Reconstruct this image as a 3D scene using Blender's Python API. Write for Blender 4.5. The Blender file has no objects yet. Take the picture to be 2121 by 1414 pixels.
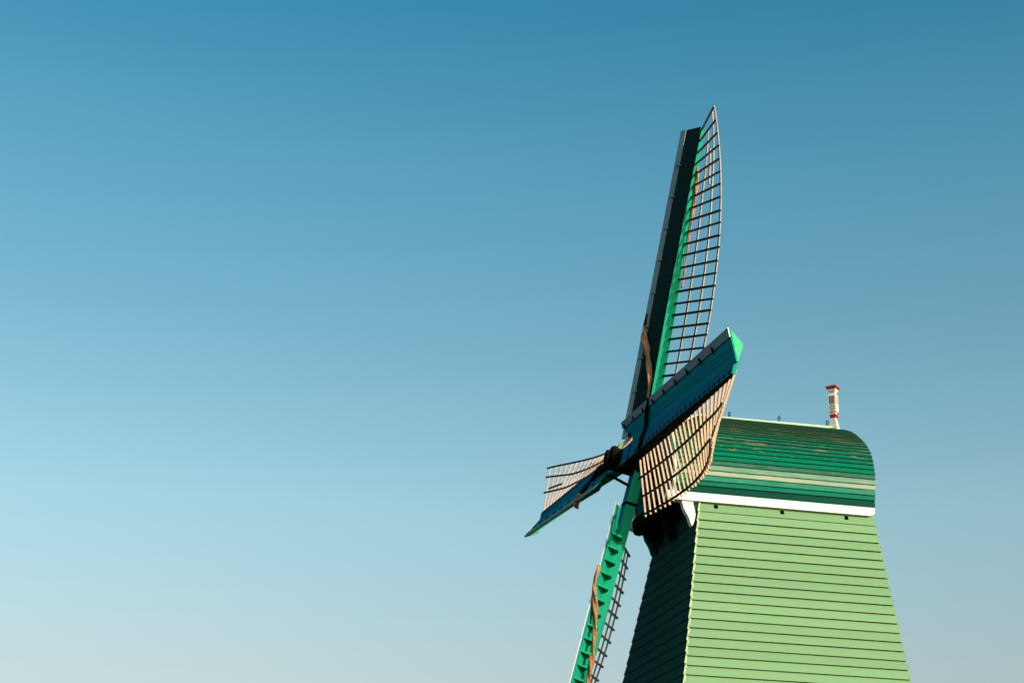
import bpy, math, random
from mathutils import Vector, Matrix
random.seed(7)
sc = bpy.context.scene
COL = sc.collection

# ------------------------------------------------------------------ camera
CAM_H = 1.6
PITCH, ROLL, FPX, WPX = 0.363277, 0.031892, 3333.15, 2121.0
fw = Vector((0, math.cos(PITCH), math.sin(PITCH)))
up = Vector((0, -math.sin(PITCH), math.cos(PITCH)))
rt = Vector((1, 0, 0))
cr, sr = math.cos(ROLL), math.sin(ROLL)
r2, u2 = rt * cr + up * sr, up * cr - rt * sr
cam = bpy.data.objects.new('camera', bpy.data.cameras.new('camera'))
COL.objects.link(cam)
cam.data.sensor_width = 36.0
cam.data.lens = 36.0 * FPX / WPX
cam.data.clip_start = 0.1
cam.data.clip_end = 20000
M = Matrix((r2, u2, -fw)).transposed().to_4x4()
M.translation = Vector((0, 0, CAM_H))
cam.matrix_world = M
sc.camera = cam

# ------------------------------------------------------------------ light
SUN_AZ, SUN_EL = math.radians(42), math.radians(21)     # azimuth from -Y (behind the camera) towards +X
S = Vector((math.cos(SUN_EL) * math.sin(SUN_AZ), -math.cos(SUN_EL) * math.cos(SUN_AZ), math.sin(SUN_EL)))
sun = bpy.data.objects.new('sun', bpy.data.lights.new('sun', 'SUN'))
COL.objects.link(sun)
sun.rotation_euler = (-S).to_track_quat('-Z', 'Y').to_euler()
sun.location = S * 60
sun.data.energy = 3.5
sun.data.angle = math.radians(0.5)
sun.data.color = (1.0, 0.90, 0.80)

w = bpy.data.worlds.new('World')
sc.world = w
w.use_nodes = True
nt = w.node_tree
for n in list(nt.nodes):
    nt.nodes.remove(n)
sky = nt.nodes.new('ShaderNodeTexSky')
sky.sky_type = 'NISHITA'
sky.sun_disc = False
sky.sun_elevation = SUN_EL
sky.sun_rotation = math.atan2(S.x, S.y)
sky.altitude = 0
sky.air_density = 1.0
sky.dust_density = 3.0
sky.ozone_density = 1.6
bg = nt.nodes.new('ShaderNodeBackground')
bg.inputs['Strength'].default_value = 0.15
# hazy teal cast of the air: stronger red and less blue towards the horizon
tcw = nt.nodes.new('ShaderNodeTexCoord')
sep = nt.nodes.new('ShaderNodeSeparateXYZ')
rmp = nt.nodes.new('ShaderNodeValToRGB')
nt.links.new(tcw.outputs['Generated'], sep.inputs[0])
nt.links.new(sep.outputs['Z'], rmp.inputs[0])
cr_ = rmp.color_ramp
STOPS = [(0.153, (1.33, 1.19, 1.0)), (0.254, (1.22, 1.39, 1.13)), (0.355, (.87, 1.27, 1.09)), (0.452, (.58, 1.23, 1.11)), (0.535, (.30, 1.07, 1.08))]
cr_.elements[0].position, cr_.elements[1].position = STOPS[0][0], STOPS[-1][0]
for p_, c_ in STOPS[1:-1]:
    cr_.elements.new(p_)
for e_, (p_, c_) in zip(cr_.elements, STOPS):
    e_.color = (*[v / 1.5 for v in c_], 1)
gain = nt.nodes.new('ShaderNodeVectorMath'); gain.operation = 'SCALE'; gain.inputs['Scale'].default_value = 1.5
mulw = nt.nodes.new('ShaderNodeVectorMath'); mulw.operation = 'MULTIPLY'
nt.links.new(rmp.outputs[0], gain.inputs[0])
wo = nt.nodes.new('ShaderNodeOutputWorld')
nt.links.new(sky.outputs[0], mulw.inputs[0]); nt.links.new(gain.outputs[0], mulw.inputs[1])
nt.links.new(mulw.outputs[0], bg.inputs[0])
nt.links.new(bg.outputs[0], wo.inputs[0])

sc.view_settings.view_transform = 'Standard'
sc.view_settings.look = 'None'
sc.view_settings.exposure = 0.0
sc.view_settings.gamma = 1.0
sc.view_settings.use_curve_mapping = False
sc.render.engine = 'CYCLES'
sc.cycles.max_bounces = 5


# ------------------------------------------------------------------ materials
def paint(name, col, col2=None, rough=0.55, wear=None, wear_amt=0.0, scale=3.0, stretch=(1, 9, 9), rot=0.0,
          bump=0.15, dirt=None, dirt_amt=0.0, spec=0.03, vary=.08):
    m = bpy.data.materials.new(name)
    m.use_nodes = True
    t = m.node_tree
    N, L = t.nodes, t.links
    b = N['Principled BSDF']
    b.inputs['Roughness'].default_value = rough
    b.inputs['Specular IOR Level'].default_value = spec
    tc = N.new('ShaderNodeTexCoord')
    oi = N.new('ShaderNodeObjectInfo')
    ad = N.new('ShaderNodeVectorMath'); ad.operation = 'ADD'
    mu = N.new('ShaderNodeVectorMath'); mu.operation = 'SCALE'
    cb = N.new('ShaderNodeCombineXYZ')
    for k in range(3):
        L.new(oi.outputs['Random'], cb.inputs[k])
    L.new(cb.outputs[0], mu.inputs[0]); mu.inputs['Scale'].default_value = 37.0
    L.new(tc.outputs['Object'], ad.inputs[0]); L.new(mu.outputs[0], ad.inputs[1])
    mp = N.new('ShaderNodeMapping')
    mp.inputs['Scale'].default_value = stretch
    mp.inputs['Rotation'].default_value = (0, 0, rot)
    L.new(ad.outputs[0], mp.inputs[0])
    n1 = N.new('ShaderNodeTexNoise'); n1.inputs['Scale'].default_value = scale
    n1.inputs['Detail'].default_value = 6; n1.inputs['Roughness'].default_value = 0.6
    L.new(mp.outputs[0], n1.inputs['Vector'])
    c2 = col2 or tuple(c * 0.8 for c in col)
    r1 = N.new('ShaderNodeValToRGB')
    r1.color_ramp.elements[0].position = 0.32; r1.color_ramp.elements[1].position = 0.7
    r1.color_ramp.elements[0].color = (*c2, 1); r1.color_ramp.elements[1].color = (*col, 1)
    L.new(n1.outputs['Fac'], r1.inputs[0])
    # piece to piece variation
    hv = N.new('ShaderNodeHueSaturation')
    mr = N.new('ShaderNodeMapRange'); mr.inputs['To Min'].default_value = 1 - vary; mr.inputs['To Max'].default_value = 1 + vary
    L.new(oi.outputs['Random'], mr.inputs['Value']); L.new(mr.outputs[0], hv.inputs['Value'])
    L.new(r1.outputs[0], hv.inputs['Color'])
    out = hv.outputs[0]
    def layer(out, c, amt, sc_, lo, st):
        mp2 = N.new('ShaderNodeMapping'); mp2.inputs['Scale'].default_value = st
        mp2.inputs['Rotation'].default_value = (0, 0, rot); mp2.inputs['Location'].default_value = (3.1, 7.7, 1.3)
        L.new(ad.outputs[0], mp2.inputs[0])
        n2 = N.new('ShaderNodeTexNoise'); n2.inputs['Scale'].default_value = sc_
        n2.inputs['Detail'].default_value = 8; n2.inputs['Roughness'].default_value = 0.7
        L.new(mp2.outputs[0], n2.inputs['Vector'])
        r2_ = N.new('ShaderNodeValToRGB')
        r2_.color_ramp.elements[0].position = lo; r2_.color_ramp.elements[1].position = min(1, lo + 0.12)
        r2_.color_ramp.elements[0].color = (0, 0, 0, 1); r2_.color_ramp.elements[1].color = (amt, amt, amt, 1)
        L.new(n2.outputs['Fac'], r2_.inputs[0])
        mx = N.new('ShaderNodeMix'); mx.data_type = 'RGBA'
        L.new(r2_.outputs[0], mx.inputs['Factor']); L.new(out, mx.inputs['A'])
        mx.inputs['B'].default_value = (*c, 1)
        return mx.outputs['Result']
    if wear:
        out = layer(out, wear, 0.9, scale * 1.3, 0.66 - 0.3 * wear_amt, (stretch[0] * 0.8, stretch[1] * .8, stretch[2] * .8))
    if dirt:
        out = layer(out, dirt, 0.85, scale * 3.0, 0.72 - 0.25 * dirt_amt, (2.0, 4, 4))
    L.new(out, b.inputs['Base Color'])
    bp = N.new('ShaderNodeBump'); bp.inputs['Strength'].default_value = bump; bp.inputs['Distance'].default_value = 0.01
    L.new(n1.outputs['Fac'], bp.inputs['Height']); L.new(bp.outputs[0], b.inputs['Normal'])
    return m


GRAIN_X = (0.6, 10, 10)
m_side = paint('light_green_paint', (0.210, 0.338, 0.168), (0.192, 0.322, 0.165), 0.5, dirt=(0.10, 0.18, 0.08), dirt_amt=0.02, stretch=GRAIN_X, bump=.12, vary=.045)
m_front = paint('shaded_dark_green_paint', (0.027, 0.078, 0.076), (0.02, 0.066, 0.066), 0.6, stretch=(10, 1, 10), spec=0.0)  # front wall green, darkened so the colour carries its shade
m_under = paint('shadow_line_underside', (0.02, 0.055, 0.032), rough=.9)  # shadow line below each lapped board, put into the underside colour
m_frontend = paint('ivory_green_board_ends', (0.52, 0.58, 0.33), (0.45, 0.52, 0.28), 0.5)
m_wallcore = paint('dark_wall_core', (0.02, 0.03, 0.025), rough=0.9)
TAN = (0.33, 0.24, 0.11)
m_r_worn = paint('worn_dark_green_roof_paint', (0.01, 0.11, 0.06), (0.022, 0.07, 0.038), 0.6, wear=TAN, wear_amt=0.55, stretch=(0.9, 9, 9), dirt=(0.10, 0.14, 0.07), dirt_amt=.3, bump=.35)
m_r_worn2 = paint('worn_green_roof_paint', (0.006, 0.135, 0.075), (0.012, 0.085, 0.048), 0.6, wear=TAN, wear_amt=0.38, stretch=(0.8, 8, 8), dirt=(0.03, 0.06, 0.04), dirt_amt=.35, bump=.3)
m_r_green = paint('green_roof_paint', (0.003, 0.17, 0.09), (0.003, 0.13, 0.07), 0.5, wear=TAN, wear_amt=0.1, stretch=(1.5, 6, 6), bump=.2)
m_r_green3 = paint('chipped_green_roof_paint', (0.003, 0.145, 0.08), (0.004, 0.11, 0.06), 0.5, wear=TAN, wear_amt=0.26, stretch=(1.6, 6, 6), bump=.2)
m_r_green2 = paint('emerald_roof_paint', (.002, .15, .09), (.002, .12, .075), 0.5, stretch=(.8, 5, 5), bump=.1)
m_r_grey = paint('faded_grey_green_roof_paint', (0.06, 0.165, 0.11), (0.02, 0.1, 0.065), 0.65, wear=(0.05, 0.09, 0.06), wear_amt=0.3, stretch=(1.2, 7, 7), bump=.3)
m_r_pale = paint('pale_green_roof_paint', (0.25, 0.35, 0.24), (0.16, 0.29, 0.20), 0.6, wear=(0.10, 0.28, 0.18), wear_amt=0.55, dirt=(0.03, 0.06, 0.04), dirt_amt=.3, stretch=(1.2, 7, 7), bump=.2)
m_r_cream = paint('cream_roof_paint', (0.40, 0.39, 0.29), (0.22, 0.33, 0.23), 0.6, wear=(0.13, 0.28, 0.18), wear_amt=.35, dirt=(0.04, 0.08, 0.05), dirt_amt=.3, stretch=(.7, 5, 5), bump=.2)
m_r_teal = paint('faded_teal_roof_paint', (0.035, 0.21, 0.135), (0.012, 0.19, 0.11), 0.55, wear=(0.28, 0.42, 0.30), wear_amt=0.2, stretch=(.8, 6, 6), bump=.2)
m_r_deep = paint('shaded_green_roof_paint', (0.001, 0.065, 0.042), (0.001, 0.055, 0.036), 0.5, stretch=(.8, 4, 4), bump=.1)  # lowest roof row, darkened for the light its turned-under face loses
m_ridge = paint('cream_green_ridge_paint', (0.46, 0.58, 0.38), (0.40, 0.50, 0.33), 0.6, wear=(0.35, 0.3, 0.18), wear_amt=.1, stretch=GRAIN_X)
m_white = paint('white_paint', (0.86, 0.84, 0.78), (0.82, 0.80, 0.74), 0.45, stretch=GRAIN_X, bump=.05)
m_board = paint('shaded_teal_board_paint', (0.014, 0.28, 0.35), (0.012, 0.24, 0.31), 0.5, stretch=(1, 10, 10), bump=.15, spec=0.0)  # front of the green windboards, coloured as sky-tinted shade
m_black = paint('shaded_black_green_paint', (0.014, 0.04, 0.042), (0.01, 0.032, 0.034), 0.55, stretch=(1, 8, 8), bump=.1, spec=0.0)  # upright sail's boards and stock front, blackened in place of shade
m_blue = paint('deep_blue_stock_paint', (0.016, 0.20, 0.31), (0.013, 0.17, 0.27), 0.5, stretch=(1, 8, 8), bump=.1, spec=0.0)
m_emer = paint('emerald_paint', (0.012, 0.38, 0.215), (0.01, 0.32, 0.18), 0.5, stretch=(1, 6, 6), bump=.1)
m_emer_l = paint('light_emerald_paint', (0.10, 0.58, 0.30), (0.06, 0.5, 0.26), 0.5, stretch=(1, 6, 6), bump=.1)
m_edge = paint('shaded_weathered_white_paint', (0.3, 0.335, 0.37), (0.23, 0.26, 0.295), 0.6, stretch=(1, 7, 7), dirt=(.2, .2, .18), dirt_amt=.15, bump=.2, spec=0.0)  # white paint greyed to imitate shade on the edge boards, plus some dirt
m_bar = paint('bare_pale_lattice_wood', (0.76, 0.50, 0.36), (0.60, 0.38, 0.25), 0.6, dirt=(.25, .16, .08), dirt_amt=.1, stretch=(6, 6, 6), bump=.2)
m_dark = paint('dark_and_shaded_wood', (0.018, 0.018, 0.022), (0.012, 0.012, 0.014), 0.6, stretch=(4, 4, 4), spec=0.0)  # dark timber; also the painted shade on lattice bar and lath fronts
m_brown = paint('dark_brown_oiled_timber', (0.055, 0.042, 0.033), (0.035, 0.027, 0.022), 0.7, stretch=(1, 6, 6), spec=0.0)
m_lath = paint('weathered_lath_wood', (0.55, 0.47, 0.41), (0.42, 0.34, 0.28), 0.6, stretch=(1, 8, 8))
m_iron = paint('black_iron', (0.008, 0.009, 0.011), (0.014, 0.011, 0.009), 0.45, stretch=(3, 3, 3), bump=.3, spec=0.0)
m_cloth = paint('tan_sailcloth', (0.62, 0.3, 0.15), (0.4, 0.17, 0.08), 0.85, stretch=(2, 8, 8), bump=.5, spec=.1)
m_cloth_dark = paint('shaded_sailcloth', (0.035, 0.022, 0.016), (0.02, 0.014, 0.012), 0.85, stretch=(2, 8, 8), bump=.5, spec=0.0)  # same sailcloth darkened where the rolls lie in shade
m_red = paint('red_paint', (0.42, 0.03, 0.03), (0.34, 0.025, 0.03), 0.45, stretch=(2, 2, 2))
m_cream = paint('cream_post_paint', (0.74, 0.64, 0.55), (0.66, 0.55, 0.47), 0.5, stretch=(4, 4, 2), bump=.1)
m_slot = paint('dark_red_brown_groove_paint', (0.07, 0.02, 0.02), rough=.6)
m_faint = paint('faded_groove_paint', (0.50, 0.33, 0.24), rough=.6)
m_ring = paint('blue_iron_ring', (0.01, 0.09, 0.20), rough=.4)
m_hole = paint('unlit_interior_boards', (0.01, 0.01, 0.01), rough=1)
m_grass = paint('meadow_grass', (0.035, 0.05, 0.018), (0.02, 0.035, 0.012), 0.9, scale=.6, stretch=(1, 1, 1))


# ------------------------------------------------------------------ mesh helpers
def mesh_obj(name, verts, faces, mats, parent=None, fm=None, label=None, kind=None, smooth=False):
    """verts in the parent's coordinates; origin goes to the centre of the piece."""
    c = Vector((0, 0, 0))
    for v in verts:
        c += Vector(v)
    c /= len(verts)
    me = bpy.data.meshes.new(name)
    me.from_pydata([tuple(Vector(v) - c) for v in verts], [], faces)
    if not isinstance(mats, (list, tuple)):
        mats = [mats]
    for m in mats:
        me.materials.append(m)
    if fm:
        for p, i in zip(me.polygons, fm):
            p.material_index = i
    if smooth:
        for p in me.polygons:
            p.use_smooth = True
    me.update()
    o = bpy.data.objects.new(name, me)
    COL.objects.link(o)
    o.parent = parent
    o.location = c
    if label: o['label'] = label
    if kind: o['kind'] = kind
    return o


def prism(a, b):
    """two matching rings -> closed solid, outward faces (ring order decides; fixed later)"""
    n = len(a)
    v = [Vector(p) for p in a] + [Vector(p) for p in b]
    f = [tuple(range(n - 1, -1, -1)), tuple(range(n, 2 * n))]
    for i in range(n):
        j = (i + 1) % n
        f.append((i, j, n + j, n + i))
    # orientation test
    vol = 0
    for q in f:
        for k in range(1, len(q) - 1):
            vol += v[q[0]].dot(v[q[k]].cross(v[q[k + 1]]))
    c = sum(v, Vector()) / len(v)
    vol = 0
    for q in f:
        for k in range(1, len(q) - 1):
            vol += (v[q[0]] - c).dot((v[q[k]] - c).cross(v[q[k + 1]] - c))
    if vol < 0:
        f = [tuple(reversed(q)) for q in f]
    return v, f


class MB:
    def __init__(s): s.v, s.f, s.m = [], [], []
    def add(s, vf, mi=0):
        v, f = vf; o = len(s.v)
        s.v += list(v); s.f += [tuple(i + o for i in q) for q in f]; s.m += [mi] * len(f)
        return s
    def build(s, name, mats, parent=None, **k):
        return mesh_obj(name, s.v, s.f, mats, parent, fm=s.m, **k)


def box(x0, x1, y0, y1, z0, z1):
    return prism([(x0, y0, z0), (x1, y0, z0), (x1, y1, z0), (x0, y1, z0)],
                 [(x0, y0, z1), (x1, y0, z1), (x1, y1, z1), (x0, y1, z1)])


def rod(p, q, r, n=6, r2_=None):
    p, q = Vector(p), Vector(q)
    d = (q - p).normalized()
    u = d.orthogonal().normalized(); v = d.cross(u)
    r2_ = r if r2_ is None else r2_
    ring = lambda c, rr: [c + (u * math.cos(2 * math.pi * i / n) + v * math.sin(2 * math.pi * i / n)) * rr for i in range(n)]
    return prism(ring(p, r), ring(q, r2_))


def bar4(p, q, u, v, hu, hv):
    """square bar from p to q with half sizes hu along u and hv along v"""
    p, q, u, v = Vector(p), Vector(q), Vector(u).normalized(), Vector(v).normalized()
    r = lambda c: [c + u * hu * a + v * hv * b for a, b in ((-1, -1), (1, -1), (1, 1), (-1, 1))]
    return prism(r(p), r(q))


def torus(c, axis, R, r, n=14, k=6):
    axis = Vector(axis).normalized(); u = axis.orthogonal().normalized(); v = axis.cross(u); c = Vector(c)
    vs, fs = [], []
    for i in range(n):
        a = 2 * math.pi * i / n; d = u * math.cos(a) + v * math.sin(a)
        for j in range(k):
            b = 2 * math.pi * j / k
            vs.append(c + d * (R + r * math.cos(b)) + axis * r * math.sin(b))
    for i in range(n):
        for j in range(k):
            fs.append((i * k + j, ((i + 1) % n) * k + j, ((i + 1) % n) * k + (j + 1) % k, i * k + (j + 1) % k))
    return vs, fs


def twisted_roll(pts, rad, lobes=3, depth=.5, turns=3.0, n=18, flat=.75, seg=60, seed=1):
    """rolled, twisted cloth: lobed section winding along a path with tapering ends"""
    rnd = random.Random(seed)
    P = [Vector(p) for p in pts]
    # Catmull-Rom resample
    Q = []
    m = len(P) - 1
    for i in range(seg + 1):
        t = i / seg * m; k = min(int(t), m - 1); u = t - k
        a, b, c, d = P[max(k - 1, 0)], P[k], P[k + 1], P[min(k + 2, m)]
        Q.append(0.5 * ((2 * b) + (c - a) * u + (2 * a - 5 * b + 4 * c - d) * u * u + (3 * b - a - 3 * c + d) * u ** 3))
    vs, fs = [], []
    ref = Vector((0.3, 0.2, 1)).normalized()
    ph = [rnd.uniform(0, 6.28) for _ in range(4)]
    for i, c in enumerate(Q):
        d = (Q[min(i + 1, seg)] - Q[max(i - 1, 0)]).normalized()
        u = (ref - d * ref.dot(d)).normalized(); v = d.cross(u)
        t = i / seg
        rr = rad(t) if callable(rad) else rad * (0.25 + 0.75 * math.sin(math.pi * min(1, max(0, t))) ** .5)
        rr *= 1 + .16 * math.sin(t * 19 + ph[0]) + .1 * math.sin(t * 41 + ph[1])
        for j in range(n):
            a = 2 * math.pi * j / n
            k = 1 + depth * (abs(math.cos(lobes * .5 * (a + turns * 2 * math.pi * t / 2))) - .6) * 1.6
            vs.append(c + (u * math.cos(a) * flat + v * math.sin(a)) * rr * k)
    for i in range(seg):
        for j in range(n):
            fs.append((i * n + j, i * n + (j + 1) % n, (i + 1) * n + (j + 1) % n, (i + 1) * n + j))
    fs.append(tuple(range(n))[::-1]); fs.append(tuple(seg * n + j for j in range(n)))
    return vs, fs


def empty(name, parent=None, loc=(0, 0, 0), mat=None):
    o = bpy.data.objects.new(name, None)
    COL.objects.link(o)
    o.empty_display_size = .3
    o.parent = parent
    if mat is not None:
        o.matrix_local = mat
    else:
        o.location = loc
    return o


# ------------------------------------------------------------------ ground
g = mesh_obj('ground', [(-4000, -4000, 0), (4000, -4000, 0), (4000, 4000, 0), (-4000, 4000, 0)], [(0, 1, 2, 3)], m_grass)
g['kind'] = 'structure'

# ------------------------------------------------------------------ windmill frame
YAW = 0.197708
HUB = Vector((2.09503, 26.68158, 7.98115 + CAM_H))
hf = Vector((-math.cos(YAW), -math.sin(YAW), 0))
sd = Vector((math.sin(YAW), -math.cos(YAW), 0))
X0, Z0 = 2.4, HUB.z
mill = bpy.data.objects.new('windmill', None)
COL.objects.link(mill)
RM = Matrix((hf, sd, Vector((0, 0, 1)))).transposed()
base = HUB - hf * X0; base.z = 0
mm = RM.to_4x4(); mm.translation = base
mill.matrix_world = mm
mill['label'] = 'green weatherboarded windmill with rounded cap, white eaves beam and four latticed sails'
mill['category'] = 'windmill'


def A(F, L, z):                       # axis coordinates (F forward from hub, L towards viewer side, z from hub) -> mill coordinates
    return Vector((F + X0, L, z + Z0))


# ---- tower body
ZT = -0.95
fF = lambda z: -0.868 + 0.138 * (ZT - z)
fB = lambda z: -3.94 - 0.120 * (ZT - z)
fN = lambda z: 1.12 + 0.130 * (ZT - z)
fX = lambda z: -1.22 - 0.40 * (ZT - z)
ZB = -Z0
IN = .05
ztop = -1.16
def ring(z, i=IN): return [A(fF(z) - i, fN(z) - i, z), A(fF(z) - i, fX(z) + i, z), A(fB(z) + i, fX(z) + i, z), A(fB(z) + i, fN(z) - i, z)]
vf = prism(ring(ZB), ring(ztop))
wall = mesh_obj('wall', vf[0], vf[1], m_wallcore, mill)

EXPO, ZL0 = 0.1527, -1.08
TH = 0.040
OFF = 0.003


def local(o_parent, v):               # parent origin offset (parents are unrotated children of mill)
    return Vector(v) - o_parent.location


def plank_on(parent, mat, p0t, p1t, p0b, p1b, nrm, th=TH, lap=.042, ends=None, name='plank'):
    """lapped board: t = top edge, b = bottom edge end points, nrm outward"""
    n = Vector(nrm).normalized()
    j = [random.uniform(-.0015, .0015) for _ in range(4)]
    a = [p0t + n * (OFF), p0b + n * (lap + j[0]), p0b + n * (lap - th + j[0]), p0t + n * (OFF - .02)]
    b = [p1t + n * (OFF), p1b + n * (lap + j[1]), p1b + n * (lap - th + j[1]), p1t + n * (OFF - .02)]
    v, f = prism(a, b)
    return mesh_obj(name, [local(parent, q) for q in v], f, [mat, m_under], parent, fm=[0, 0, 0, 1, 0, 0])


rows = []
z = ZL0
while z > -5.3:
    rows.append((z, z - EXPO)); z -= EXPO
S0 = 0.0
for zt, zb in rows:
    zt2 = zt + .012
    dj = random.uniform(-.004, .004)
    # near long side
    plank_on(wall, m_side, A(fF(zt2), fN(zt2), zt2), A(fB(zt2), fN(zt2), zt2), A(fF(zb), fN(zb), zb), A(fB(zb), fN(zb), zb + dj), (0, 1, .12))
    # far long side
    plank_on(wall, m_side, A(fF(zt2), fX(zt2), zt2), A(fB(zt2), fX(zt2), zt2), A(fF(zb), fX(zb), zb), A(fB(zb), fX(zb), zb), (0, -1, .12))
# gable ends: front boards (face colour darkened as shade, ends painted with the side) run past the side boards
z = ZT + .05
while z > -5.3:
    zt, zb = z + .012, z - .183
    e = .034
    n = Vector((1, 0, .12)).normalized()
    lap = .021
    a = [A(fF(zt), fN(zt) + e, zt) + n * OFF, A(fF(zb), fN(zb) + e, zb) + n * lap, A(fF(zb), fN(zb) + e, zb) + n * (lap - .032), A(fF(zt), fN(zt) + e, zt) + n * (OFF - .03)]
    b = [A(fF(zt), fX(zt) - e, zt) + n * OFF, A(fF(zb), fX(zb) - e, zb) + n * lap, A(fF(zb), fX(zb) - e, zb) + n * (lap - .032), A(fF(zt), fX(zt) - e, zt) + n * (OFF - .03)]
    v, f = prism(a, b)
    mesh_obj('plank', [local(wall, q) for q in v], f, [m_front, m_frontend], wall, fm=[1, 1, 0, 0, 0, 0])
    n = Vector((-1, 0, .12)).normalized()
    plank_on(wall, m_side, A(fB(zt), fN(zt), zt), A(fB(zt), fX(zt), zt), A(fB(zb), fN(zb), zb), A(fB(zb), fX(zb), zb), n)
    z -= .183
# top board under the beam with three square joist holes
mb = MB()
zt, zb = -0.885, ZL0
holes = [(-1.159, .036), (-2.315, .036), (-3.454, .036)]
xs = [fF(zb)]
for h, r in holes: xs += [h + r, h - r]
xs.append(fB(zb))
hz0, hz1 = -1.012, -0.942
def strip(x0, x1, za, zb_):
    ya = lambda zz: fN(zz) + .008 + .02 * (zt - zz) / (zt - zb)
    return prism([A(x0, ya(za), za), A(x0, ya(zb_), zb_), A(x0, ya(zb_) - .03, zb_), A(x0, ya(za) - .03, za)],
                 [A(x1, ya(za), za), A(x1, ya(zb_), zb_), A(x1, ya(zb_) - .03, zb_), A(x1, ya(za) - .03, za)])
for i in range(0, len(xs), 2):
    mb.add(strip(xs[i], xs[i + 1], zt, zb))
for h, r in holes:
    mb.add(strip(h + r, h - r, hz0, zb)); mb.add(strip(h + r, h - r, zt, hz1))
mb.v = [local(wall, q) for q in mb.v]
mb.build('plank', m_side, wall, label='top board with square joist holes')
# inner lining behind the holes
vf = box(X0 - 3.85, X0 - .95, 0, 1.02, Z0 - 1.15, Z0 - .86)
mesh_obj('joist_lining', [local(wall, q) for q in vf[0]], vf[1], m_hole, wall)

# ---- cap
prof = [(0, .93), (.17, .885), (.4, .785), (.62, .655), (.83, .505), (.98, .375), (1.11, .23), (1.20, .06), (1.25, -.12),
        (1.265, -.28), (1.25, -.44), (1.215, -.60), (1.165, -.77)]
def resample(pr, n):
    P = [Vector((a, b)) for a, b in pr]; d = [0]
    for i in range(1, len(P)): d.append(d[-1] + (P[i] - P[i - 1]).length)
    out = []
    for k in range(n + 1):
        s = d[-1] * k / n; i = 0
        while i < len(P) - 2 and d[i + 1] < s: i += 1
        t = (s - d[i]) / (d[i + 1] - d[i]); out.append(P[i].lerp(P[i + 1], t))
    return out
NR = 27
_pf = resample(prof, 285)                    # fine steps; rows get their own exposures
PR = [_pf[k] for k in [0] + [round(k * 270 / 26) for k in range(1, 27)] + [285]]
FBACK = -3.95
def verge(z):
    return -.44 if z < .33 else -.44 - (z - .33) / (.93 - .33) * .76
inner = [(p.x * .965, p.y - .04) for p in PR]
ringc = lambda F, sgn=None: None
# core of the roof: solid shell following the profile, front edge follows the verge
full = [(-l, zz) for l, zz in reversed(inner)] + inner[1:]
a = [A(FBACK + .05, l, zz) for l, zz in full]; b = [A(verge(zz) - .06, l, zz) for l, zz in full]
n = len(full)
vv = a + b; ff = []
for i in range(n - 1): ff.append((i, i + 1, n + i + 1, n + i))
ff.append(tuple(range(n)))
ff.append((0, n - 1, 2 * n - 1, n)[::-1])
roof = mesh_obj('roof', vv, ff, m_wallcore, mill)
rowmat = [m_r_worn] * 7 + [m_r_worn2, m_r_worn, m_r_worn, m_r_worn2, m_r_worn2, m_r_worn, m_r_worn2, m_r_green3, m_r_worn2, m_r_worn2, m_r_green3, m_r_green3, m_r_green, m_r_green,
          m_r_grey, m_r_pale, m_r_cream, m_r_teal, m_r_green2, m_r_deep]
for sgn in (1, -1):
    for i in range(NR):
        p, q = PR[i], PR[i + 1]
        t = (q - p).normalized(); nn = Vector((-t.y, t.x))
        if nn.x < 0: nn = -nn
        if i < 3 and nn.y < 0: nn = -nn
        p2 = p - t * .015
        jj = random.uniform(-.004, .004)
        lap = .030 + jj
        def sec(kf):
            r = []
            for pt, off in ((p2, .003), (q, lap), (q, lap - .028), (p2, -.022)):
                c = pt + nn * off
                F = FBACK + random.uniform(-.006, .006) if kf == 0 else verge(c.y)
                r.append(A(F, sgn * c.x, c.y))
            return r
        v, f = prism(sec(0), sec(1))
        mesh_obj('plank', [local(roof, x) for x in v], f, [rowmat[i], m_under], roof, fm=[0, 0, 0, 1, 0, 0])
# verge boards: white, on the front end of the roof
for sgn in (1, -1):
    mb = MB()
    Q = resample(prof, 40)
    for i in range(40):
        p, q = Q[i], Q[i + 1]
        r = []
        for pt in (p, q):
            k = min(max(Q.index(pt), 1), 39)
            t = (Q[k + 1] - Q[k - 1]).normalized(); nn = Vector((-t.y, t.x))
            if nn.x < 0: nn = -nn
            o_, i_ = pt + nn * .03, pt - nn * .07
            F = verge(pt.y)
            r.append([A(F + .032, sgn * o_.x, o_.y), A(F + .032, sgn * i_.x, i_.y), A(F + .002, sgn * i_.x, i_.y), A(F + .002, sgn * o_.x, o_.y)])
        v, f = prism(r[0], r[1]); mb.add((v, f))
    mb.v = [local(roof, x) for x in mb.v]
    mb.build('verge_board', m_white, roof)
# back gable boards (plain)
v, f = prism([A(FBACK + .045, l, zz) for l, zz in full], [A(FBACK + .012, l, zz) for l, zz in full])
mesh_obj('back_gable', [local(roof, x) for x in v], f, m_side, roof)
# ridge board
v, f = prism([A(FBACK + .18, .07, .90), A(FBACK + .18, .055, 1.0), A(FBACK + .18, -.055, 1.0), A(FBACK + .18, -.07, .90)],
             [A(-1.15, .07, .885), A(-1.15, .055, .975), A(-1.15, -.055, .975), A(-1.15, -.07, .885)])
mesh_obj('ridge_board', [local(roof, x) for x in v], f, m_ridge, roof)
for F, zz in ((-1.827, .985), (-2.756, .995), (-3.669, 1.003), (-1.30, .98)):
    mb = MB()
    mb.add(torus(A(F, 0, zz + .075), (1, .25, 0), .032, .009)); mb.add(rod(A(F, 0, zz - .02), A(F, 0, zz + .045), .008))
    mb.v = [local(roof, x) for x in mb.v]
    mb.build('lifting_ring', m_ring, roof, smooth=True)

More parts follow.
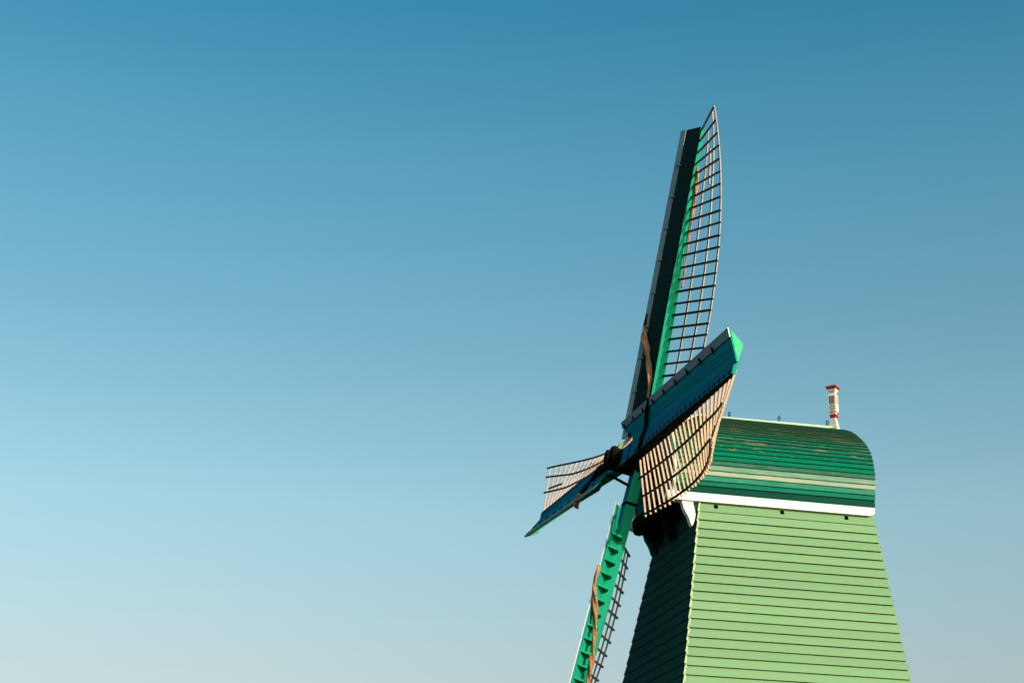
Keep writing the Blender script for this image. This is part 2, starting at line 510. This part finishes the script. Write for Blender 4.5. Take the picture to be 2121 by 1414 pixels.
# front gable: upright boards, then the slope above
gable = mesh_obj('gable', *[(v) for v in (lambda vf: (vf[0], vf[1]))(prism([A(-.62, -1.05, -.89), A(-.62, 1.05, -.89), A(-.62, 1.05, .2), A(-.62, -1.05, .2)], [A(-.56, -1.05, -.89), A(-.56, 1.05, -.89), A(-.56, 1.05, .2), A(-.56, -1.05, .2)]))], m_wallcore, mill)
def prof_z(l):
    l = abs(l)
    for (l0, z0), (l1, z1) in zip(prof, prof[1:]):
        if l0 <= l <= l1: return z0 + (z1 - z0) * (l - l0) / (l1 - l0)
    return .0
def prof_low(l):
    l = abs(l)
    pts = [q for q in prof if q[1] < -.27]
    for (l0, z0), (l1, z1) in zip(pts, pts[1:]):
        if l1 <= l <= l0: return z0 + (z1 - z0) * (l - l0) / (l1 - l0)
    return -.93
l = -1.22
while l < 1.2:
    l1 = min(l + .165, 1.22)
    la, lb = l + .003, l1 - .003
    ta, tb = min(prof_z(la) - .05, .36), min(prof_z(lb) - .05, .36)
    ba = -.895 if abs(la) < 1.12 else prof_low(la); bb = -.895 if abs(lb) < 1.12 else prof_low(lb)
    d = random.uniform(0, .006)
    v, f = prism([A(-.555, la, ba), A(-.555, lb, bb), A(-.555, lb, tb), A(-.555, la, ta)],
                 [A(-.475 + d, la, ba), A(-.475 + d, lb, bb), A(-.475 + d, lb, tb), A(-.475 + d, la, ta)])
    mesh_obj('plank', [local(gable, x) for x in v], f, m_blue, gable)
    l = l1
# slope boards
k = 0; zc = .33
while zc < .90:
    z1 = min(zc + .11, .905)
    def half(zz):
        best = 0
        for (l0, za), (l1_, zb_) in zip(prof, prof[1:]):
            if zb_ <= zz <= za: best = l0 + (l1_ - l0) * (za - zz) / (za - zb_)
        return max(best - .05, .02)
    o = .012
    v, f = prism([A(verge(zc) + o - .03, -half(zc), zc), A(verge(zc) + o - .03, half(zc), zc), A(verge(zc) - .09, half(zc), zc), A(verge(zc) - .09, -half(zc), zc)],
                 [A(verge(z1) - .035, -half(z1), z1), A(verge(z1) - .035, half(z1), z1), A(verge(z1) - .10, half(z1), z1), A(verge(z1) - .10, -half(z1), z1)])
    mesh_obj('plank', [local(gable, x) for x in v], f, m_blue, gable)
    zc += .11

# eaves beams
for sgn, nm in ((1, 'eaves_beam'), (-1, 'eaves_beam')):
    lo, li = 1.195 * sgn, 1.00 * sgn
    zt, zb = -.773, -.920
    P = [(-.33, zt), (-.31, zt - .03), (-.31, zt - .10), (-.37, zb + .015), (-.42, zb), (FBACK + .09, zb), (FBACK + .02, zb + .03), (FBACK, zb + .06), (FBACK, zt)]
    v, f = prism([A(F, lo, zz) for F, zz in P], [A(F, li, zz) for F, zz in P])
    mesh_obj(nm, v, f, m_white, mill)
v, f = box(X0 - .86, X0 - .36, -.995, .995, Z0 - .916, Z0 - .86)
mesh_obj('overhang_floor', v, f, m_dark, mill)
v, f = box(X0 - .44, X0 - .335, -.995, .995, Z0 - .895, Z0 - .76)
mesh_obj('front_beam', v, f, m_dark, mill)
# scroll brackets under the overhang
def bracket(L0, L1, mat, lab=None):
    P = [(-.56, -.921), (-.585, -1.0), (-.60, -1.06), (-.63, -1.11), (-.665, -1.165), (-.69, -1.22), (-.71, -1.29), (-.74, -1.345), (-.765, -1.30), (-.785, -1.225), (-.80, -1.15), (-.79, -1.08), (-.775, -1.02), (-.755, -.921)]
    v, f = prism([A(F, L0, zz) for F, zz in P], [A(F, L1, zz) for F, zz in P])
    return mesh_obj('scroll_bracket', v, f, mat, mill, label=lab)
bracket(1.16, 1.04, m_white, 'white scroll bracket under the beam')
bracket(-1.04, -1.16, m_front)
bracket(.06, -.06, m_dark)
# bracket backing block at the corner
v, f = prism([A(-.80, 1.12, -.964), A(-.80, 1.0, -.964), A(-.86, 1.0, -.964), A(-.86, 1.12, -.964)],
             [A(-.80, 1.12, -1.25), A(-.80, 1.0, -1.25), A(-.84, 1.0, -1.25), A(-.84, 1.12, -1.25)])
mesh_obj('corner_block', v, f, m_front, mill)
# scalloped front brackets at the far corner
for L0, L1 in ((-.80, -.92),):
    P = [(-.335, -.918), (-.33, -1.0), (-.36, -1.035), (-.44, -1.05), (-.50, -1.03), (-.56, -1.05), (-.62, -1.10), (-.72, -1.13), (-.80, -1.2), (-.82, -.918)]
    v, f = prism([A(F, L0, zz) for F, zz in P], [A(F, L1, zz) for F, zz in P])
    mesh_obj('scroll_bracket', v, f, m_dark, mill)

# ---- finial post (its own turn relative to the cap)
fin = empty('finial_post', mill)
ang = math.radians(34)               # world azimuth of the wide face normal, left of straight towards the camera
wn = Vector((-math.sin(ang), -math.cos(ang), 0)); wr = Vector((math.cos(ang), -math.sin(ang), 0))
ln = RM.transposed() @ wn; lr = RM.transposed() @ wr
fm_ = Matrix((lr, -ln, Vector((0, 0, 1)))).transposed().to_4x4()
FS = .76
fm_.translation = A(-3.80, 0, .93)
fin.matrix_local = fm_
def sq(h, z):
    h *= FS
    return [(-h, -h, z), (h, -h, z), (h, h, z), (-h, h, z)]
def stack(levels, name, mat):
    mb = MB()
    vs, fs = [], []
    for h, z in levels: vs += sq(h, z)
    for i in range(len(levels) - 1):
        for k in range(4):
            fs.append((i * 4 + k, i * 4 + (k + 1) % 4, i * 4 + 4 + (k + 1) % 4, i * 4 + 4 + k))
    fs.append((3, 2, 1, 0)); e = (len(levels) - 1) * 4; fs.append((e, e + 1, e + 2, e + 3))
    return mesh_obj(name, vs, fs, mat, fin)
stack([(.115, -.02), (.105, .03), (.085, .10), (.066, .18), (.052, .245)], 'flared_foot', m_cream)
stack([(.070, .247), (.076, .262), (.076, .292), (.070, .307)], 'lower_collar', m_red)
stack([(.054, .309), (.054, .333), (.066, .345), (.088, .352), (.090, .362), (.088, .66), (.078, .675), (.062, .69), (.060, .705), (.075, .725), (.09, .745), (.096, .765), (.096, .785)], 'shaft', m_cream)
stack([(.118, .787), (.125, .795), (.125, .828), (.118, .838), (.02, .85)], 'cap_block', m_red)
for face in range(2):
    # face 0: wide face (-y), face 1: right face (+x)
    def PF(u, z, d):
        u *= FS
        return (u, -.0895 * FS - d, z) if face == 0 else (.0895 * FS + d, u, z)
    for i, u in enumerate((-.051, -.017, .017, .051)):
        v, f = prism([PF(u - .008, .49, -.006), PF(u + .008, .49, -.006), PF(u + .008, .645, -.006), PF(u - .008, .645, -.006)],
                     [PF(u - .008, .49, .002), PF(u + .008, .49, .002), PF(u + .008, .645, .002), PF(u - .008, .645, .002)])
        mesh_obj('groove', v, f, m_red if (face == 0 and i == 3) else (m_faint if face == 1 else m_slot), fin)
    if face == 0:
        for k in range(6):
            a0, a1 = math.radians(60 * k + 8), math.radians(60 * k + 52)
            am = (a0 + a1) / 2
            pts = [(.058 * math.cos(a0), .048 * math.sin(a0)), (.064 * math.cos(am), .052 * math.sin(am)), (.058 * math.cos(a1), .048 * math.sin(a1)), (.026 * math.cos(am), .020 * math.sin(am))]
            v, f = prism([PF(x, .423 + y, -.006) for x, y in pts], [PF(x, .423 + y, .002) for x, y in pts])
            mesh_obj('star_petal', v, f, m_slot, fin)
    else:
        v, f = prism([PF(-.02, .39, -.006), PF(.02, .39, -.006), PF(.02, .45, -.006), PF(-.02, .45, -.006)],
                     [PF(-.02, .39, .001), PF(.02, .39, .001), PF(.02, .45, .001), PF(-.02, .45, .001)])
        mesh_obj('side_panel', v, f, m_cream, fin)
v, f = prism([(-.10, -.14, -.03), (.10, -.14, -.03), (.10, .14, -.03), (-.10, .14, -.03)], [(-.10, -.13, .03), (.10, -.13, .03), (.10, .13, .03), (-.10, .13, .03)])
mesh_obj('foot_block', v, f, m_ridge, fin)

# ------------------------------------------------------------------ sails
FR = {
    'A': ((0, 0, 0), (.1897, -.1003, .9767), (-.1671, .977, .1327)),
    'B': ((-.2815, -.0564, .0607), (.1888, -.9782, -.0868), (.2192, -.0442, .9747)),
    'C': ((0, 0, 0), (-.2173, .0687, -.9737), (.1729, -.979, -.1077)),
    'D': ((-.2815, -.0564, .0607), (-.1728, .9812, .0854), (-.2195, .0461, -.9745))}
R, DS, LB, L1B = 6.3066, .22421, 1.0507, -.0436
W0, W1, W2 = -.0985, 1.9620, -1.7061
def uu(s): return 1 - s / R
def weather(s): return W0 + W1 * uu(s) + W2 * uu(s) ** 2
def hw_(s): return .085 + .085 * uu(s)            # half width of the stock
def ht_(s): return min(.028 + .11 * uu(s), .088)            # half thickness
FO = {'A': -.03, 'B': .0, 'C': .01, 'D': .0}
LO = {'A': 0, 'B': 0, 'C': .05, 'D': .0}
def fc_(s, key): return -.02 - .17 * uu(s) + FO[key]
def l0_(s): return .0512 + .0616 * uu(s)
def c_(s): return .0386 + .2307 * uu(s)
def lead_(s): return .496, .2078 + (.0969 - .2078) * uu(s)

SAIL = {}; SM = {}
def make_sail(key, label):
    off, ax, ld = FR[key]
    ax, ld = Vector(ax).normalized(), Vector(ld)
    ld = (ld - ax * ld.dot(ax)).normalized(); nn = ax.cross(ld)
    Rw = Matrix((ax, ld, nn)).transposed()
    Rl = (RM.transposed() @ Rw).to_4x4()
    Rl.translation = A(0, 0, 0) + RM.transposed() @ Vector(off)
    o = empty('sail', mill, mat=Rl)
    o['label'] = label
    SAIL[key] = o; SM[key] = Rl.copy()
    rnd = random.Random(ord(key))
    # stock, tapered
    segs = 8; s0, s1 = .0, R + .02
    mb = MB(); vs = []; fs = []; fmi = []
    for i in range(segs + 1):
        s = s0 + (s1 - s0) * i / segs; a_, t_ = hw_(s), ht_(s)
        q_ = fc_(s, key); vs += [(s, -a_, q_ - t_), (s, a_, q_ - t_), (s, a_, q_ + t_), (s, -a_, q_ + t_)]
    for i in range(segs):
        for k in range(4):
            fs.append((i * 4 + k, i * 4 + 4 + k, i * 4 + 4 + (k + 1) % 4, i * 4 + (k + 1) % 4)[::-1])
            fmi.append({0: 1, 1: 1, 2: 0, 3: 2 if key in 'BD' else 1}[k])
    fs.append((3, 2, 1, 0)[::-1]); fmi.append(1); e = segs * 4; fs.append((e, e + 1, e + 2, e + 3)); fmi.append(1)
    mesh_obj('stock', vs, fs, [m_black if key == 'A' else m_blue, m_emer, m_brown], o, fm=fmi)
    # windboards: three teal planks, white edge plank on top
    SR = {'A': .50, 'B': .52, 'C': .86, 'D': .55}[key]; ST = R + .10
    def wb(s, q, off_n=0.0):         # q 0..1 across from stock to leading edge
        lw, lf = lead_(s); lf += LO[key]; l_in, f_in = hw_(s) - .015, fc_(s, key) + ht_(s) - .004
        d = Vector((0, lw - l_in, lf - f_in)); nrm = Vector((0, -d.z, d.y)).normalized()
        return Vector((s, l_in, f_in)) + d * q + nrm * off_n
    qs = [0.0, .24, .48, .72, 1.0]
    NS = 14
    def root_s(q):                   # rounded cut-out beside the stock at the hub end
        if q >= .50: return SR + .01
        k = (q - .24) / .26
        return SR + .10 + .26 * math.sqrt(max(0, 1 - k * k))
    for bi in range(4):
        q0, q1 = qs[bi] + (.006 if bi else 0), qs[bi + 1] - .006
        th = .022; offn = rnd.uniform(-.002, .002)
        m_ = 6 if bi < 3 else 1
        top, bot = [], []
        for j in range(m_ + 1):
            q = q0 + (q1 - q0) * j / m_
            sa = root_s(q)
            for i in range(NS + 1):
                s = sa + (ST - sa) * i / NS
                top.append(wb(s, q, offn)); bot.append(wb(s, q, offn - th))
        vs = top + bot; H_ = len(top); W_ = NS + 1; fs = []; fmi = []
        idx = lambda j, i: j * W_ + i
        for j in range(m_):
            for i in range(NS):
                fs.append((idx(j, i), idx(j, i + 1), idx(j + 1, i + 1), idx(j + 1, i))); fmi.append(0)
                fs.append((H_ + idx(j, i), H_ + idx(j + 1, i), H_ + idx(j + 1, i + 1), H_ + idx(j, i + 1))); fmi.append(1)
            fs.append((idx(j, 0), idx(j + 1, 0), H_ + idx(j + 1, 0), H_ + idx(j, 0))); fmi.append(1)
            fs.append((idx(j, NS), H_ + idx(j, NS), H_ + idx(j + 1, NS), idx(j + 1, NS))); fmi.append(1)
        for i in range(NS):
            fs.append((idx(0, i), H_ + idx(0, i), H_ + idx(0, i + 1), idx(0, i + 1))); fmi.append(0)
            fs.append((idx(m_, i), idx(m_, i + 1), H_ + idx(m_, i + 1), H_ + idx(m_, i))); fmi.append(0)
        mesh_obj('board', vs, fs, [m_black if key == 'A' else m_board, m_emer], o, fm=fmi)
    # white edge board
    rings = []
    for i in range(NS + 1):
        s = SR - .03 + (ST + .03 - SR) * i / NS
        rings.append([wb(s, .735, .018), wb(s, 1.012, .018), wb(s, 1.012, -.006), wb(s, 1.002, -.006), wb(s, 1.002, .002), wb(s, .735, .002)])
    vs = [p for r_ in rings for p in r_]; fs = []
    for i in range(NS):
        for k in range(6):
            fs.append((i * 6 + k, i * 6 + (k + 1) % 6, i * 6 + 6 + (k + 1) % 6, i * 6 + 6 + k)[::-1])
    fs.append((0, 5, 4, 3, 2, 1)[::-1]); e = NS * 6; fs.append(tuple(e + j for j in range(6))[::-1])
    mesh_obj('edge_board', vs, fs, [m_edge, m_white], o, fm=[0 if k in (0, 5) else 1 for i in range(NS) for k in range(6)] + [1, 1])
    # toggles across the edge board
    s = ST - .72
    while s > SR + .1:
        c = wb(s, .73, .028)
        v, f = bar4(wb(s, .64, .034), wb(s, .84, .040), (1, 0, 0), (0, 0, 1), .013, .012)
        mesh_obj('toggle', v, f, m_edge if key == 'A' else m_iron, o)
        s -= .62 + rnd.uniform(-.03, .03)
    # gusset brackets behind the boards
    for i in range(26):
        s = R - i * DS - .02
        if s < SR + .4: break
        a_, t_ = hw_(s), ht_(s)
        p3 = wb(s, .02, -.024); p1 = wb(s, .93, -.024)
        q_ = fc_(s, key); pts = [Vector((s, a_ - .003, q_ - t_ * .1)), Vector((s, a_ + .22, q_ + t_ - .03)), p1, p3]
        v, f = prism([p + Vector((-.016, 0, 0)) for p in pts], [p + Vector((.016, 0, 0)) for p in pts])
        mesh_obj('gusset', v, f, m_emer, o)
    # end plate at the tip
    s = R + .06
    a_, t_ = hw_(s), ht_(s)
    pts = [wb(s, .02, -.024), wb(s, .97, -.024), Vector((s, a_ + .27, -.035)), Vector((s, a_ + .2, -.045)), Vector((s, a_, -.03))]
    v, f = prism([p + Vector((-.03, 0, 0)) for p in pts], [p + Vector((.02, 0, 0)) for p in pts])
    mesh_obj('end_plate', v, f, m_emer_l, o)
    # lattice bars
    nb = {'A': 25, 'B': 25, 'C': 23, 'D': 25}[key]
    def bp(s, q):
        w = weather(s); L = LB + L1B * uu(s)
        return Vector((s, -l0_(s) - L * q * math.cos(w), -c_(s) - L * q * math.sin(w)))
    def bn(s):
        w = weather(s); return Vector((0, -math.sin(w), math.cos(w)))
    for i in range(nb):
        s = R - i * DS + rnd.uniform(-.006, .006)
        L = 1.0 + rnd.uniform(-.008, .008)
        L += rnd.uniform(-.012, .012)
        tip_ = bp(s, L) + Vector((rnd.uniform(-.012, .012), 0, 0)); w_ = rnd.uniform(-.0015, .0015)
        v, f = bar4(bp(s, -.04), tip_, (1, 0, 0), bn(s), .0165 + w_, .0150 + w_)
        mesh_obj('lattice_bar', v, f, [m_bar, m_dark], o, fm=[1, 1, 0, 0, 1, 0])  # front face coloured dark to stand for shade; end caps dark too
    # long laths
    def lath(qfun, side, nm='lath', a0=0, a1=nb - 1, ext=.06, mat=m_lath):
        vs = []; fs = []
        N = (a1 - a0) * 2
        for j in range(N + 1):
            s = R - (a0 + (a1 - a0) * j / N) * DS
            if j == 0: s += ext
            if j == N: s -= ext
            c = bp(s, qfun(s)) + bn(s) * side * .0345
            w = weather(s); u = Vector((0, -math.cos(w), -math.sin(w))); nv = bn(s)
            vs += [c - u * .016 - nv * .012, c + u * .016 - nv * .012, c + u * .016 + nv * .012, c - u * .016 + nv * .012]
        for j in range(N):
            for k in range(4):
                fs.append((j * 4 + k, j * 4 + (k + 1) % 4, j * 4 + 4 + (k + 1) % 4, j * 4 + 4 + k))
        fs.append((3, 2, 1, 0)); e = N * 4; fs.append((e, e + 1, e + 2, e + 3))
        mesh_obj(nm, vs, fs, [mat, m_dark], o, fm=[1 if k == 2 else 0 for j in range(N) for k in range(4)] + [0, 0])  # lath front given the dark shade colour
    side = -1 if key == 'A' else 1
    tw = lambda s: max(0, (s - (R - 1.3)) / 1.3)
    lath(lambda s: .355 + .09 * tw(s), side, a0=1 if key == 'A' else 0)
    lath(lambda s: .665 + .10 * tw(s), side)
    lath(lambda s: .955, side)
    if key == 'A':
        lath(lambda s: .56, side, a0=3, a1=5, ext=.1)
    if key == 'D':
        lath(lambda s: .50, side, a0=1, a1=4, ext=.04)
    # staples on the stock front
    for i in range(nb - 2):
        s = R - (i + .5) * DS
        a_, t_ = hw_(s), ht_(s)
        mb = MB()
        t_ += fc_(s, key)
        mb.add(box(s - .024, s - .018, -a_ + .03, -a_ + .08, t_ - .005, t_ + .010)); mb.add(box(s + .018, s + .024, -a_ + .03, -a_ + .08, t_ - .005, t_ + .010))
        mb.add(box(s - .024, s + .024, -a_ + .024, -a_ + .030, t_ - .005, t_ + .010))
        mb.build('staple', m_iron, o)
    return o

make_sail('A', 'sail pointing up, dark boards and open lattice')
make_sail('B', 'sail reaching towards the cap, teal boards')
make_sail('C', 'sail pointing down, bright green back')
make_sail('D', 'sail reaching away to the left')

# windshaft head with the stocks through it
def SP(key, s, l, f): return SM[key] @ Vector((s, l, f))
nA = SM['A'].to_3x3() @ Vector((0, 0, 1))
hubc = A(0, 0, 0)
mb = MB()
u_ = SM['A'].to_3x3() @ Vector((1, 0, 0)); v_ = SM['A'].to_3x3() @ Vector((0, 1, 0))
def frus(t0, r0, t1, r1):
    q = lambda t, r: [hubc + nA * t + u_ * r * math.cos(math.radians(45 * k + 22.5)) + v_ * r * math.sin(math.radians(45 * k + 22.5)) for k in range(8)]
    return prism(q(t0, r0), q(t1, r1))
mb.add(frus(-.95, .19, -.22, .21)); mb.add(frus(-.22, .24, .36, .21)); mb.add(frus(.36, .14, .44, .12)); mb.add(frus(-.16, .255, -.10, .255)); mb.add(frus(.30, .22, .34, .22))
mb.build('windshaft', m_iron, mill)
v, f = prism([SP('A', .10, -.12, .20), SP('A', .30, -.10, .20), SP('A', .22, .0, .20), SP('A', .12, .08, .20)], [SP('A', .10, -.12, .27), SP('A', .27, -.10, .27), SP('A', .20, .0, .27), SP('A', .12, .08, .27)])
mesh_obj('wedge', v, f, m_side, mill)
# wedges and cheek blocks round the stocks
for key in 'ABCD':
    q_ = fc_(.7, key)
    v, f = box(.70, .75, -.172, .172, q_ - .096, q_ + .096)
    mesh_obj('iron_band', v, f, m_iron, SAIL[key])
# stay between two stocks
v, f = rod(SP('D', .62, .16, -.12), SP('C', .40, .04, -.05), .026)
mesh_obj('stay', v, f, m_iron, mill)

# ------------------------------------------------------------------ furled sailcloths (hang on the sails)
def cloth(key, pts, rad, label, group='furled sailcloths on the windmill sails', mat=None, cut=None, **k):
    v, f = twisted_roll(pts, rad, **k)
    mw = mm @ SM[key]
    v = [mw @ Vector(p) for p in v]
    fm = None
    if cut:                           # shaded stretch of the roll takes the darkened cloth colour
        mat = [m_cloth_dark, m_cloth]; fm = [int(cut[0] < i / len(f) < cut[1]) for i in range(len(f))]
    o = mesh_obj('furled_sailcloth', v, f, mat or m_cloth, None, smooth=True, fm=fm)
    o['label'] = label; o['category'] = 'sailcloth'; o['group'] = group
    return o
cloth('A', [(2.80, .44, .15), (2.57, .44, .15), (2.43, .41, .14), (2.245, .335, .10), (2.06, .256, .045), (1.83, .165, -.015), (1.60, .03, -.035), (1.40, -.02, -.06), (1.22, -.03, -.08), (1.05, -.02, -.09)],
      lambda t: .06 * min(1, .25 + 2.6 * t) * (1 if t < .5 else 1 - .65 * (t - .5) * 2), 'tan twisted sailcloth tied across the boards of the upright sail', turns=2.2, seed=3, cut=(.14, 1))
cloth('A', [(5.55, -.10, -.10), (5.3, -.12, -.13), (4.9, -.13, -.16), (4.4, -.135, -.185), (3.9, -.14, -.21), (3.5, -.14, -.235), (3.25, -.15, -.24)],
      lambda t: .032 if t < .45 else .02, 'thin brown sailcloth roll behind the stock of the upright sail', turns=4, seed=5)
cloth('C', [(1.95, .50, .20), (2.27, .56, .22), (2.48, .54, .16), (2.86, .42, .03), (3.25, .34, -.05), (3.6, .28, -.10), (3.9, .22, -.13), (4.4, .18, -.15)],
      lambda t: .028 + .02 * min(1, t * 4) * (1 - .35 * t), 'copper brown twisted sailcloth over the green back of the downward sail', turns=4.2, seed=8)
cloth('D', [(.25, -.02, -.05), (.69, -.02, -.04), (1.24, .01, -.02), (1.6, .08, -.01), (1.75, .2, .03), (1.75, .36, .10), (1.85, .50, .13), (1.95, .57, .07)],
      lambda t: .045 + .012 * math.sin(t * 9), 'dark brown sailcloth bundle on the sail that reaches away left', turns=2, seed=11, cut=(.72, 1))
cloth('B', [(2.27, .50, .15), (2.25, .444, .14), (2.0, .296, .065), (1.76, .126, -.02), (1.68, .0, -.03), (1.62, -.10, -.03), (1.55, -.16, -.05)],
      lambda t: .045, 'dark sailcloth end crossing the boards of the sail in front of the cap', turns=1.2, flat=.5, lobes=2, seed=13, mat=m_cloth_dark)

bpy.context.view_layer.update()
